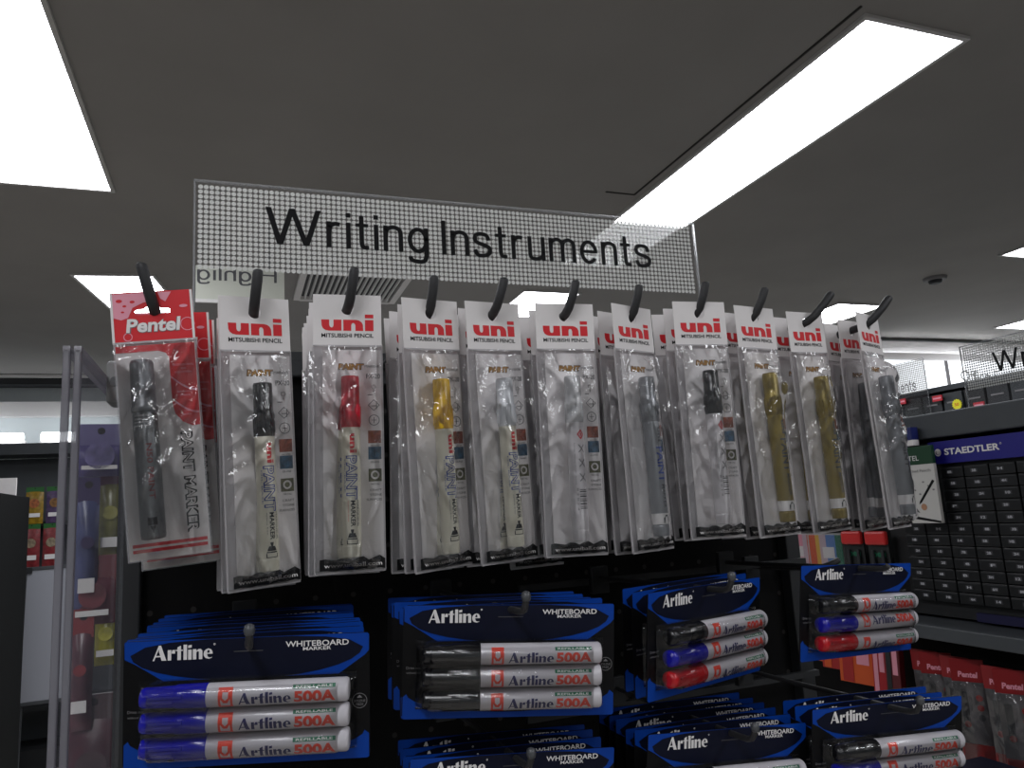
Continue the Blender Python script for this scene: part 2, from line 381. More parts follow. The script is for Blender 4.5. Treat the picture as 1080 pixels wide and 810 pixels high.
# reflection of a sign in the acrylic, built as a solid panel with reversed lettering
t = tag(empty('aisle_sign', (.0, 2.8, Z(.8))), 'pale sign reflection under the left end of the large sign, lettering reversed', 'sign')
b = MB(); b.box((.02, 0, .066), (.304, .004, .132), mat('reflection_pale', (206, 208, 196), .6)); b.build('panel', t)
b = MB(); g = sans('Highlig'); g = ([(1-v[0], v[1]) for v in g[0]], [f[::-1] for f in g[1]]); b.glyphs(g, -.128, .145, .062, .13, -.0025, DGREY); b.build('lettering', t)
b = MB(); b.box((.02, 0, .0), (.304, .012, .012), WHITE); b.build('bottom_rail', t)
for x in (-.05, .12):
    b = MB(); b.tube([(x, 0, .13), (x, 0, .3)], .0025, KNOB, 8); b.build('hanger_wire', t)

# ------------------------------------------------------------------ hooks
def make_hook(tipdir, L, M, r=.0041, knob=False, riser=.03):
    """origin at the bend, the rod runs back along +Y"""
    t = empty('pegboard_hook')
    b = MB(); tx = tipdir; s = riser/.03
    b.tube([(0, L, -.004), (0, L*.5, -.002), (0, .01, 0), (tx*.05, .002, .0015*s), (tx*.2, -.004, .006*s), (tx*.62, -.008, .018*s), (tx*.93, -.0095, .0275*s), (tx*1, -.0097, .0295*s), (tx*1.01, -.0098, .0305*s)], [r, r, r, r, r, r, r, r*.92, r*.6], M)
    b.build('rod', t)
    b = MB(); b.box((0, L-.004, -.006), (.022, .008, .03), DKST, .001); b.build('clip', t)
    if knob:
        b = MB(); b.lathe([(.001, -.004), (.003, -.003), (.0037, 0), (.003, .003), (.001, .004)], KNOB, c=(tx, -.0098, .031*s), n=14); b.build('knob', t)
    return t
HK = {'n': 0}
ORD = ['first', 'second', 'third', 'fourth', 'fifth', 'sixth', 'seventh', 'eighth', 'ninth', 'tenth', 'eleventh']

# ------------------------------------------------------------------ marker pouches
random.seed(4)
def film_mesh(seed, w, z0, z1, x0, sg, zt, zb, amp=.0165, nx=46, nz=84):
    rnd = random.Random(seed); V = []; F = []
    creases = [(rnd.uniform(-w/2, w/2), rnd.uniform(z0, z0-.09), rnd.uniform(-1.2, 1.2), rnd.uniform(.0013, .0029), rnd.uniform(.002, .0045)) for _ in range(13)]
    creases += [(rnd.uniform(-w/2, w/2), rnd.uniform(z1, z0), rnd.uniform(-.35, .35), rnd.uniform(.0006, .0016), rnd.uniform(.0015, .003)) for _ in range(10)]
    creases += [(rnd.uniform(-w/2, w/2), rnd.uniform(z1, z0), rnd.uniform(-.5, .5), rnd.uniform(.0008, .0018), rnd.uniform(.0011, .0018)) for _ in range(10)]
    for j in range(nz+1):
        z = z0+(z1-z0)*j/nz
        s = min(1, max(0, (z0-z)/max(1e-6, z0-zt))); s = s*s*(3-2*s)
        e = min(1, max(0, (z-z1)/max(1e-6, zb-z1))); e = e*e*(3-2*e)
        for i in range(nx+1):
            u = -w/2+w*i/nx; ed = min(1, (w/2-abs(u))/.006)
            h = .0012+amp*math.exp(-((u-x0)/sg)**2)*s*e
            wr = 0
            for (cx, cz, sl, a, wd) in creases:
                d = (u-cx)-(z-cz)*sl; far = math.exp(-((z-cz)/.035)**2)
                wr += a*math.exp(-(d/wd)**2)*far
            wr += .0012*abs(noise.noise((u*60+seed, z*35, seed*.7)))
            V.append((u, -(h+wr*ed), z))
    for j in range(nz):
        for i in range(nx):
            a = j*(nx+1)+i; F.append((a, a+nx+1, a+nx+2, a+1))
    return V, F
FILMS = {}
def film_obj(seed, parent, *a, **k):
    if seed not in FILMS:
        b = MB(); V, F = film_mesh(seed, *a, **k); b.add(V, F, FILM, True); FILMS[seed] = b.mesh('film')
    o = bpy.data.objects.new('film', FILMS[seed]); COL.objects.link(o); o.parent = parent; return o
def slot_ring(w, z0, z1, hz, hole, y0, y1, b, M):
    """rectangular sheet with a hanging hole"""
    n = len(hole); out = []
    for (hx, hz_) in hole:
        a = math.atan2(hz_-hz, hx); c, s = math.cos(a), math.sin(a)
        k = min((w/2)/abs(c) if abs(c) > 1e-6 else 9, ((z0-hz) if s > 0 else (hz-z1))/abs(s) if abs(s) > 1e-6 else 9)
        out.append((c*k, hz+s*k))
    cor = [(-w/2, z0), (w/2, z0), (w/2, z1), (-w/2, z1)]
    for c in cor:                                 # move the nearest rim point onto each corner
        k = min(range(n), key=lambda i: (out[i][0]-c[0])**2+(out[i][1]-c[1])**2); out[k] = c
    for y, fl in ((y0, False), (y1, True)):
        vs = [(p[0], y, p[1]) for p in out]+[(p[0], y, p[1]) for p in hole]
        fs = [(i, (i+1) % n, n+(i+1) % n, n+i) for i in range(n)]
        b.add(vs, [f[::-1] for f in fs] if fl else fs, M)
    for L in (out, hole):
        b.add([(p[0], y0, p[1]) for p in L]+[(p[0], y1, p[1]) for p in L], [(i, (i+1) % n, n+(i+1) % n, n+i) for i in range(n)], M)

MX, MR = .001, .0075
def wv(r, x, y, zc):                              # wrap: a runs down the barrel, b runs to the right around it
    def f(a, bb):
        th = bb/r; return (x+r*math.sin(th), y-r*math.cos(th), zc-a)
    return f
def build_marker(parent, cap, barrel, style):
    zt, zc, zb = -.0695, -.111, -.2137; y = -.0095
    b = MB(); r = MR
    b.lathe([(r*.96, zb+.0005), (r*.99, zb+.008), (r*.99, zb+.0085), (r*.94, zb+.009), (r*.95, zb+.01), (r, zb+.011), (r, zc-.002), (r*.96, zc)], barrel, c=(MX, y, 0), n=28)
    W = wv(r+.00012, MX, y, 0)
    put_ = lambda g, a0, a1, c0, c1, M: b.glyphs(g, a0, a1, c0, c1, 0, M, wrap=W)
    flip = lambda g: g
    if style == 'front':
        put_(UNI, .1165, .132, -.0012, .0042, RED)
        put_(text('PAINT', .05), .1342, .1688, -.0046, .0046, BLUE)
        b.glyphs(text('PAINT', -.004), .1349, .1681, -.0036, .0036, 0, CREAM, wrap=wv(r+.0002, MX, y, 0))
        put_(text('OIL BASE', .0), .137, .163, -.0062, -.0052, BLUE)
        put_(text('MARKER', .02), .1695, .190, -.001, .0026, BLACK)
        put_(text('MARQUEUR', .0), .1695, .190, .0036, .0056, DGREY)
        put_(text('xylene free', .0), .1695, .186, -.0036, -.0024, ORED if cap == capm('red') else DGREY)
        sq = ([(0, 0), (1, 0), (1, .18), (0, .18)], [(0, 1, 2, 3)])
        nib = compose([[(0, .35), (.25, .42), (.25, .58), (0, .65)], [(.25, .25), (.55, .1), (.55, .9), (.25, .75)], [(.6, .05), (.68, .05), (.68, .95), (.6, .95)], [(.72, .0), (1, 0), (1, .08), (.72, .08)], [(.72, .92), (1, .92), (1, 1), (.72, 1)], [(.95, .0), (1, 0), (1, 1), (.95, 1)]])
        put_(nib, .192, .2035, -.0045, .0045, BLACK)
    elif style == 'back':
        dia = compose([[(0, .5), (.5, 0), (1, .5), (.8, .5), (.5, .2), (.2, .5)], [(0, .5), (.2, .5), (.5, .8), (.8, .5), (1, .5), (.5, 1)], [(.35, .4), (.65, .4), (.65, .6), (.35, .6)]])
        put_(dia, .118, .127, -.001, .0062, RED)
        x_ = compose([[(0, .1), (.1, 0), (1, .9), (.9, 1)], [(0, .9), (.1, 1), (.5, .55), (.45, .45)], [(.55, .45), (.6, .55), (1, .1), (.9, 0)]])
        for k in range(3): put_(x_, .131+k*.0125, .1385+k*.0125, -.0005, .006, GREY)
        for k, (a, l) in enumerate(((.17, .8), (.1715, 1.2), (.174, .6), (.1755, 1.4), (.178, .7), (.1795, 1.1), (.182, 1.3), (.1845, .6), (.186, .9))):
            put_(([(0, 0), (1, 0), (1, 1), (0, 1)], [(0, 1, 2, 3)]), a, a+.0007*l, -.001, .006, BLACK)
        put_(text('8 2 0 1 4'), .169, .188, -.0035, -.002, GREY)
        put_(text('keep away from heat'), .13, .166, -.0045, -.003, GREY)
    else:
        put_(UNI, .1165, .130, -.0012, .0038, DGREY)
        put_(text('PAINT', .02), .1345, .1665, -.004, .004, BLUE if style == 'silver' else DGREY)
        put_(text('MARKER', .01), .1685, .189, -.002, .002, DGREY)
        b.lathe([(r+.0001, -.2035), (r+.00012, -.2034), (r+.00012, -.194), (r+.0001, -.1939)], WHITE, c=(MX, y, 0), n=28)
        put_(compose([[(0, .35), (.4, .1), (.4, .3), (.1, .5), (.4, .7), (.4, .9), (0, .65)], [(.4, .1), (1, 0), (1, .2), (.4, .3)], [(.4, .7), (1, .8), (1, 1), (.4, .9)]]), .1955, .2025, -.004, .004, BLACK)
    mk = b.build('marker', parent)
    b = MB(); b.lathe([(r*.99, zc-.0005), (r*1.06, zc), (r*1.06, zc+.018), (r*.98, zc+.019), (r*.97, zt+.002*-1+.0), (r*.9, zt-.0004), (r*.6, zt)], cap, c=(MX, y, 0), n=28)
    for k in range(12):                          # ribs round the lower cap
        a = 2*math.pi*k/12; b.box((MX+r*1.06*math.cos(a), y+r*1.06*math.sin(a), zc+.0095), (.0007, .0007, .014), cap)
    b.build('cap', mk)
    b = MB(); b.lathe([(r*.5, zb-.0004), (r*.93, zb), (r*.96, zb+.002), (r*.96, zb+.0082)], barrel, c=(MX, y, 0), n=28); b.build('end_plug', mk)
    return mk

def header_white():
    b = MB(); hole = [(.0052*math.cos(k*2*math.pi/24), -.0118+.0052*math.sin(k*2*math.pi/24)) for k in range(24)]
    slot_ring(.0555, 0, -.044, -.0118, hole, -.0010, -.0004, b, PAPER)
    b.glyphs(UNI, -.0212, .0212, -.0305, -.0165, -.0012, RED)
    b.glyphs(text('MITSUBISHI PENCIL', .018), -.0212, .0212, -.0362, -.0327, -.0012, BLACK)
    b.rect(-.0277, .0277, -.0436, -.0425, -.0012, mat('seal_line', (180, 176, 178), .4))
    return b
def insert_white():
    b = MB(); b.box((.0035, .0004, -.1345), (.048, .0004, .176), mat('insert_card', (244, 240, 240), .6))
    y = -.0001
    b.glyphs(text('PAINT', .09, .1), -.0082, .0131, -.0632, -.0576, y, BROWN); b.glyphs(text('PAINT', .035, .1), -.0076, .0125, -.0627, -.0581, y-.0001, GOLD)
    b.glyphs(text('MARKER', .0), .0135, .0255, -.0612, -.059, y, DGREY)
    b.glyphs(text('PX-20', .01), .0146, .026, -.0705, -.0665, y, DGREY)
    T = DGREY
    b.poly([(.0185, -.0755), (.0225, -.0755), (.0215, -.0805), (.0205, -.0825), (.0195, -.0805)], y, PAPER); b.ring(.0205, -.0775, .0022, .0005, y, T, 5); b.rect(.0155, .0195, -.0843, -.0837, y, T); b.poly([(.0198, -.0805), (.0212, -.0805), (.0205, -.083)], y, T)
    b.ring(.0205, -.0926, .0048, .0006, y, T, 4); b.rect(.0185, .0232, -.0935, -.093, y, T); b.rect(.0225, .023, -.096, -.0895, y, T)
    b.ring(.0206, -.105, .0045, .0005, y, T); b.rect(.0185, .0227, -.1052, -.1048, y, T); b.rect(.0203, .0208, -.1075, -.1025, y, T)
    for z, M, s in ((-.1137, PICR, 'WOOD'), (-.127, PICB, 'GLASS'), (-.145, PICG, 'METAL')):
        b.rect(.0155, .026, z-.0103, z, y, M); b.glyphs(text(s), .0172, .0243, z-.0132, z-.0117, y, DGREY)
    b.ring(.0207, -.150, .0036, .0015, y-.0001, PAPER, 12)
    for z, s in ((-.1632, 'CRAFT'), (-.1670, 'STONE'), (-.1708, 'SURFACES')): b.glyphs(text(s), .0165 if len(s) < 7 else .0135, .0258, z, z+.0018, y, DGREY)
    return b
def footer():
    b = MB(); n = 12; top = []; bot = []
    for k in range(n+1):
        x = -.024+.0515*k/n; wob = .0012*math.sin(k*1.9)+.0006*math.sin(k*4.1); top.append((x, -.2158+wob)); bot.append((x, -.2246+wob*.3))
    for k in range(n): b.poly([top[k], bot[k], bot[k+1], top[k+1]], -.0021, BLACK)
    b.glyphs(text('www.uniball.com', .012), -.0205, .025, -.2222, -.2190, -.0024, WHITE)
    return b
def bag():
    b = MB(); V = []; F = []; nx, nz = 8, 26
    for j in range(nz+1):
        for i in range(nx+1):
            x = -.0282+.0564*i/nx; z = -.041-.1855*j/nz
            V.append((x, .0016+.0008*noise.noise((x*40, z*22, 3)), z))
    for j in range(nz):
        for i in range(nx): a = j*(nx+1)+i; F.append((a, a+nx+1, a+nx+2, a+1))
    b.add(V, F, BAGM, True)
    for x in (-.0278, .0278): b.box((x, .0004, -.134), (.0012, .0014, .184), BAGM)
    b.box((0, .0002, -.2262), (.056, .0012, .0022), BAGM)
    return b
SH = {}
def shared(key, fn, name, parent):
    if key not in SH: SH[key] = fn().mesh(name)
    o = bpy.data.objects.new(name, SH[key]); COL.objects.link(o); o.parent = parent; return o
PROTO = {}
STY = {   # cap, barrel, print style
 'black': ('black', CREAM, 'front'), 'red': ('red', CREAM, 'front'), 'yellow': ('yellow', CREAM, 'front'), 'white': ('white', CREAM, 'front'),
 'pale': ('clear', WBAR, 'back'), 'silver': ('silver', None, 'silver'), 'blackback': ('black', WBAR, 'back'), 'gold': ('gold', None, 'metal'), 'grey': ('grey', None, 'metal'), 'dkgold': ('dkgold', None, 'metal')}
def make_pouch(kind, seed):
    c, br, st = STY[kind]; t = empty('marker_pouch')
    shared('bag', bag, 'bag', t); shared('hdr', header_white, 'header_card', t); shared('ins', insert_white, 'insert_card', t); shared('foot', footer, 'footer_strip', t)
    build_marker(t, capm(c), br or capm(c), st)
    film_obj(seed, t, .0556, -.043, -.2255, MX, .0125, -.066, -.217)
    return t
def pouch(kind, seed, loc, rot):
    k = (kind, seed)
    if k not in PROTO: PROTO[k] = t = make_pouch(kind, seed)
    else: t = dup(PROTO[k])
    return put(t, loc, rot)
NAMES = {'black': 'cream paint marker with black cap', 'red': 'cream paint marker with red cap', 'yellow': 'cream paint marker with yellow cap', 'white': 'cream paint marker with white cap',
         'pale': 'all-white paint marker turned barcode outwards', 'silver': 'silvery paint marker with blue print', 'blackback': 'white marker with black cap turned barcode outwards',
         'gold': 'olive gold paint marker', 'grey': 'grey silver paint marker', 'dkgold': 'dark olive paint marker'}
#        kind  (x, y, z)                yaw  tilt lean  pouches behind, tip lean
ROW = [('black', (.014, .612, .179), 16, -3.0, 3, 4, .003), ('red', (.088, .614, .185), -5, .5, 3, 6, .004), ('yellow', (.156, .606, .1815), 18, -3, 3, 3, .003), ('white', (.2145, .612, .183), 12, -2.3, 2, 3, .008),
       ('pale', (.284, .61, .184), -7, 1, 0, 4, .008), ('silver', (.3515, .606, .183), 20, -.8, 0, 3, .006), ('blackback', (.425, .603, .1895), -6, .2, 1, 2, .007), ('gold', (.4905, .604, .187), 10, -.7, 0, 2, .012),
       ('gold', (.561, .612, .186), 9, -2, 1, 2, .026), ('grey', (.6395, .606, .185), 22, -.5, -1, 6, .027)]
SHORT = ['black-cap cream markers', 'red-cap markers', 'yellow-cap markers', 'white-cap cream markers', 'all-white markers', 'silvery markers', 'black-cap white markers', 'left olive gold markers', 'right olive gold markers', 'grey silver markers']
GP = 'white paint marker pouches on the upper hooks'
for i, (kind, p, yaw, tilt, lean, nb, tip) in enumerate(ROW):
    hookw = ORD[i+1]
    h = make_hook(tip, .235, HOOKM); put(h, (p[0]+.0, .6065, p[2]-.0118), (0, 0, 0))
    tag(h, 'black upturned hook holding the pouches with %s, %s long hook from left' % (SHORT[i], hookw), 'hook', 'upper pegboard hooks')
    fr = pouch(kind, 11+i, p, (R(lean), R(tilt), R(yaw)))
    tag(fr, 'front white pouch, %s, %s long hook from left' % (NAMES[kind], hookw), 'pouch', GP)
    rnd = random.Random(50+i)
    for k in range(nb):
        pp = (p[0]+rnd.uniform(-.0022, .0022), p[1]+.021*(k+1)+.001, p[2]-.0006-rnd.uniform(0, .0012))
        bk = pouch(kind if not (kind == 'gold' and k > 0) else 'dkgold', 11+(i+3*k+1) % 10 if False else 11+i, pp, (R(rnd.uniform(-1, 2)), R(rnd.uniform(-2.2, 1.5)), R(yaw*.7+rnd.uniform(-3, 3))))
        tag(bk, 'white pouch %s behind front one, %s stack, %s long hook from left' % (['next', 'second', 'third', 'fourth', 'fifth', 'sixth'][k], SHORT[i].split(' marker')[0], hookw), 'pouch', GP)
# shorter hooks set between, with pouches hanging farther back
MID = [('silver', (.268, .685, .172), 'between the white-cap and all-white front pouches'), ('black', (.4615, .70, .187), 'between the silvery and black-cap front pouches'),
       ('dkgold', (.527, .70, .184), 'left of the first olive gold front pouch'), ('dkgold', (.601, .70, .182), 'between the two olive gold front pouches'), ('grey', (.668, .715, .182), 'left of the last grey pouches')]
for kind, p, where in MID:
    h = make_hook(.006, .145, HOOKM, riser=.018); put(h, (p[0], p[1]-.006, p[2]-.0118), (0, 0, 0)); tag(h, 'short black hook set back %s' % where, 'hook', 'upper pegboard hooks')
    t = pouch(kind, 11+[r[0] for r in ROW].index(kind) if kind in [r[0] for r in ROW] else 18, p, (R(0), R(-1), R(4)))
    tag(t, 'set-back white pouch with %s, %s' % ({'silver': 'silvery marker', 'black': 'black-cap marker', 'dkgold': 'dark olive marker', 'grey': 'grey marker'}[kind], where), 'pouch', GP)

# ------------------------------------------------------------------ the red pouches at the left end
def red_header():
    b = MB(); hz = -.0155
    hole = []
    for k in range(28):                           # wide hanging slot with a raised middle
        a = 2*math.pi*k/28; c, s = math.cos(a), math.sin(a)
        x = .0125*math.copysign(abs(c)**.45, c); z = hz+.0022*math.copysign(abs(s)**.5, s)
        if abs(x) < .0062 and s > 0: z = hz+.0062*math.sqrt(max(0, 1-(x/.0075)**2))
        hole.append((x, z))
    hole = hole[::-1] if False else hole
    slot_ring(.0575, 0, -.038, hz, hole, -.0012, -.0006, b, RED)
    y = -.0014
    b.poly([(-.0285, -.001), (.0015, -.001), (.004, -.0065), (-.006, -.0085), (-.0135, -.012), (-.017, -.0195), (-.022, -.021), (-.0285, -.0185)], y, PINK)
    for (x, z, r) in ((-.0225, -.0065, .0022), (-.019, -.0105, .0014), (-.0135, -.0075, .0018), (-.0205, -.015, .0012)): b.disc(x, z, r, y-.0001, RED, 12, r*.6)
    b.poly([(.0045, -.001), (.014, -.001), (.0095, -.0085), (.0062, -.006)], y, PINK); b.ring(.024, -.0265, .0052, .0006, y, PINK, 14)
    b.disc(.022, -.0125, .003, y-.0001, PINK, 12, .0012); b.ring(-.018, -.034, .0032, .0006, y, PINK, 12)
    b.glyphs(text('Pentel', .055, .12), -.019, .0195, -.0315, -.0205, y-.0001, GREY); b.glyphs(text('Pentel', .03, .12), -.019, .0195, -.031, -.0205, y-.0003, WHITE)
    b.rect(-.02875, .02875, -.0392, -.0376, y, mat('seal_line', (180, 176, 178), .4))
    b.rect(-.02875, -.0270, -.038, -.0002, y-.0002, PAPER); b.rect(.0270, .02875, -.038, -.0002, y-.0002, PAPER)
    return b
def red_backing():
    b = MB(); b.box((0, .0004, -.119), (.0555, .0005, .160), PAPER); y = -.0001
    red = [(-.0275, -.0405), (.0275, -.0405), (.0275, -.1035), (.022, -.104), (.0155, -.1005), (.0105, -.094), (.009, -.086), (.009, -.0515), (.007, -.0475), (.002, -.0455), (-.0275, -.0455)]
    b.poly(red, y, RED)
    for z in (-.066, -.083):
        pts = []
        for k in range(9):
            u = k/8; pts.append((.0092+.018*u, z-.011*math.sin(u*math.pi/2)))
        for k in range(8): b.poly([(pts[k][0], pts[k][1]-.0007), (pts[k+1][0], pts[k+1][1]-.0007), (pts[k+1][0], pts[k+1][1]+.0009), (pts[k][0], pts[k][1]+.0009)], y-.0001, PINK)
    for z, ls in ((-.058, ('PROFESSIONAL', 'AND', 'INDUSTRIAL')), (-.0785, ('PERMANENT', 'MARKER')), (-.093, ('OIL', 'BASED'))):
        for k, s in enumerate(ls): q = len(s)*.00062; b.glyphs(text(s), .0185-q, .0185+q, z-.0028*k, z-.0028*k+.0015, y-.0001, PINK)
    b.glyphs(text('PAINT MARKER', .05), .0130, .0215, -.183, -.108, y-.0001, BLACK, rot=True); b.glyphs(text('PAINT MARKER', .0), .0142, .0203, -.1825, -.1085, y-.0003, PAPER, rot=True)
    for z in (-.1885, -.1925): b.rect(-.025, .0262, z-.0012, z+.0012, y, RED)
    return b
def red_pouch_bag():
    b = MB(); b.box((0, .0014, -.119), (.058, .0005, .162), clear('pale_film', .25, rough=.2)); return b
def make_red_pouch(seed):
    t = empty('marker_pouch')
    shared('rh', red_header, 'header_card', t); shared('rb', red_backing, 'backing_card', t); shared('rbag', red_pouch_bag, 'bag', t)
    b = MB(); r = .0085; x, y = -.0082, -.0105
    b.lathe([(r*.7, -.184), (r*.95, -.1835), (r, -.181), (r, -.094), (r*.93, -.092)], mat('steel_barrel', (112, 114, 116), .3, .55), c=(x, y, 0), n=28)
    W = wv(r+.00012, x, y, 0)
    for k in range(5): b.glyphs(text(['SILVER', 'oil based', 'medium', 'permanent', 'ink'][k]), -.004-.0008, .0055, 0, 0, 0, GREY) if False else None
    for k in range(4):
        g = text(['oil based ink', 'shake well', 'press tip', 'xylene free'][k]); bb = [v for v in g[0]]
        b.glyphs(([(1-v[1], v[0]) for v in bb], [f for f in g[1]]), .0935+k*.0026, .0952+k*.0026, -.006, .0045, 0, WHITE, wrap=W)
    nib = compose([[(0, 0), (.5, 0), (.5, 1), (0, 1)], [(.55, .2), (.8, .35), (.8, .65), (.55, .8)], [(.8, .42), (1, .46), (1, .54), (.8, .58)]])
    b.glyphs(nib, .168, .179, -.0012, .005, 0, BLACK, wrap=W)
    b.glyphs(text('N50 PAINT', .02), .115, .155, .001, .005, 0, mat('dull_red_print', (120, 40, 48), .5), wrap=W)
    mk = b.build('marker', t)
    b = MB(); b.lathe([(r*1.0, -.092), (r*1.06, -.0915), (r*1.06, -.088), (r*.98, -.087), (r*.95, -.056), (r*.8, -.0535), (r*.4, -.053)], capm('grey'), c=(x, y, 0), n=28); b.build('cap', mk)
    film_obj(seed, t, .0575, -.0385, -.199, x, .0135, -.052, -.188, amp=.019)
    return t
rp = make_red_pouch(3); put(rp, (-.0595, .606, .179), (R(4), R(-4.0), R(-7)))
tag(rp, 'front red and white pouch with a grey paint marker at the left end', 'pouch', 'red and white marker pouches')
for k, (q, rz, tl) in enumerate((((-.049, .640, .172), 3, -3.5), ((-.0455, .662, .172), 4, -2.5))):
    o = put(dup(rp), q, (R(2), R(tl), R(rz))); tag(o, ['red and white pouch just behind the front red pouch, showing at its right', 'red and white pouch at the back of the left end, third from front'][k], 'pouch', 'red and white marker pouches')
h = make_hook(-.009, .235, HOOKM, riser=.034); put(h, (-.0565, .6035, .1625), (0, 0, 0)); tag(h, 'black upturned hook holding the red and white pouches at the left end', 'hook', 'upper pegboard hooks')

# ------------------------------------------------------------------ whiteboard marker cards
CW, CH = .165, .0855
def cx(px): return (px-548.5)*.00019573
def cz(py): return -(py-103)*.00019573
def card_board():
    b = MB(); r = .003
    out = [(-CW/2+r, 0), (CW/2-r, 0), (CW/2, -r), (CW/2, -CH+r), (CW/2-r, -CH), (-CW/2+r, -CH), (-CW/2, -CH+r), (-CW/2, -r)]
    b.slab(out, -.0003, .0003, CARDK); y = -.0005
    P = lambda L, yy, M: b.poly([(cx(p), cz(q)) for p, q in L], yy, M)
    P([(130, 108), (135, 104), (964, 104), (969, 110), (968, 165), (955, 180), (862, 243), (262, 243), (165, 182), (131, 165)], y, CARDB)
    top = []
    for k in range(15):
        a = math.pi*k/14; top.append((548+398*math.cos(a), 152+96*math.sin(a)))
    P([(948, 152), (900, 125), (820, 112), (700, 105), (400, 105), (280, 112), (200, 125), (150, 152)]+top[::-1][1:-1], y-.0002, CARDN)
    P([(262, 244), (862, 244), (862, 262), (262, 262)], y-.0003, CARDK)
    P([(131, 455), (160, 430), (300, 430), (800, 430), (935, 430), (967, 455), (967, 535), (960, 539), (140, 539), (131, 533)], y, CARDB)
    P([(548+405*math.cos(2*math.pi*k/30), 440+78*math.sin(2*math.pi*k/30)) for k in range(30)], y-.0002, CARDK)
    b.glyphs(ART, cx(225), cx(428), cz(172), cz(120), y-.0004, WHITE)
    b.ring(cx(434), cz(122), .0007, .0003, y-.0004, WHITE, 10)
    b.glyphs(text('WHITEBOARD', .015), cx(678), cx(898), cz(143), cz(123), y-.0004, WHITE); b.glyphs(text('MARKER', .015), cx(738), cx(836), cz(157), cz(145), y-.0004, WHITE)
    b.rect(cx(500), cx(600), cz(152), cz(149), y-.0004, DGREY)
    b.ring(cx(935), cz(340), .0052, .0004, y-.0004, GREY, 20); b.glyphs(text('XYLENE'), cx(915), cx(955), cz(345), cz(337), y-.0004, GREY); b.glyphs(text('FREE'), cx(922), cx(948), cz(357), cz(349), y-.0004, GREY)
    b.poly([(cx(935), cz(320)), (cx(925), cz(330)), (cx(945), cz(330))], y-.0004, GREY)
    b.glyphs(text('Dries out'), cx(143), cx(198), cz(348), cz(338), y-.0004, GREY); b.glyphs(text('without cap'), cx(143), cx(200), cz(368), cz(358), y-.0004, GREY)
    return b
def wh(r, y, z):
    def f(a, bb): th = bb/r; return (a, y-r*math.cos(th), z+r*math.sin(th))
    return f
def card_marker(parent, z, cap, roll=0, key=''):
    r = .0079; y = -.0094; xc, xl, xr = cx(430), cx(205), cx(905)
    def mk():
        b = MB(); b.lathe([(r*.96, xc-.001), (r, xc), (r, xr-.002), (r*.9, xr-.0004), (r*.7, xr)], CARDW, axis='x', c=(0, y, 0), n=32)
        W = wh(r+.00012, y, 0); g = lambda geo, x0, x1, v0, v1, M: b.glyphs(geo, cx(x0), cx(x1), v0+roll, v1+roll, 0, M, wrap=W)
        sq = ([(0, 0), (1, 0), (1, 1), (0, 1)], [(0, 1, 2, 3)])
        g(sq, 470, 518, .0038, .0072, ORED); g(sq, 470, 478, -.006, .0038, ORED); g(sq, 510, 518, -.006, .0038, ORED); g(compose([[(0, 1), (0, .4), (.3, 0), (.7, 0), (1, .4), (1, 1), (.8, 1), (.8, .5), (.5, .25), (.2, .5), (.2, 1)]]), 478, 510, -.0035, .0038, ORED)
        g(sq, 470, 518, -.0075, -.006, ORED)
        g(ART, 536, 712, -.0055, .0028, NAVYT); g(text('500A', .045), 722, 862, -.0055, .0026, ORED)
        g(sq, 718, 862, .0040, .0068, GREEN); g(text('REFILLABLE', .01), 728, 852, .0046, .0062, WHITE)
        return b
    m = shared('am%s' % key, mk, 'marker', parent); m.location = (0, 0, z)
    def cp():
        b = MB(); L = xc-xl; M = capm(cap)
        b.lathe([(r*.5, xl), (r*.8, xl+.0008), (r*.86, xl+.003), (r*.92, xl+L*.5), (r*.93, xl+L*.51), (r*1.0, xl+L*.53), (r*1.03, xc-.001), (r*.98, xc)], M, axis='x', c=(0, y, 0), n=32)
        b.box(((xl+xc)/2-.004, y-r*.95, .002), (.022, .0016, .0025), M, .0005)
        return b
    shared('ac'+cap, cp, 'cap', m)
    return m
def card_film():
    b = MB(); V = []; F = []; nx, nz = 12, 30; x0, x1 = cx(180), cx(925); z0, z1 = cz(236), cz(500)
    for j in range(nz+1):
        z = z0+(z1-z0)*j/nz
        for i in range(nx+1):
            x = x0+(x1-x0)*i/nx; e = min(1, min(i, nx-i)/1., min(j, nz-j)/2.); q = abs(math.sin((z-cz(241))/(.0165)*math.pi))
            V.append((x, -.0012-e*(.0150+.0026*q), z))
    for j in range(nz):
        for i in range(nx): a = j*(nx+1)+i; F.append((a, a+nx+1, a+nx+2, a+1))
    b.add(V, F, clear('blister_film', .01, rough=.08, bump=.15), True); return b
CARDS = {}
def card(kind, loc, rot):
    if kind not in CARDS:
        t = empty('marker_card'); shared('cb', card_board, 'backing_card', t)
        caps = {'blue': ['blue']*3, 'black': ['black']*3, 'mix': ['black', 'blue', 'cherry'], 'mixed': ['black', 'blue', 'cherry']}[kind]
        rolls = {'blue': [0, .0001, -.0016], 'black': [0, -.0002, -.0006], 'mix': [-.0005, .0006, -.0024], 'mixed': [.0, .0042, -.0028]}[kind]
        for k in range(3): card_marker(t, cz([282, 367, 452][k]), caps[k], rolls[k], kind+str(k))
        shared('cf', card_film, 'blister', t)
        CARDS[kind] = t; return put(t, loc, rot)
    return put(dup(CARDS[kind]), loc, rot)
GC = 'whiteboard marker cards on the lower hooks'
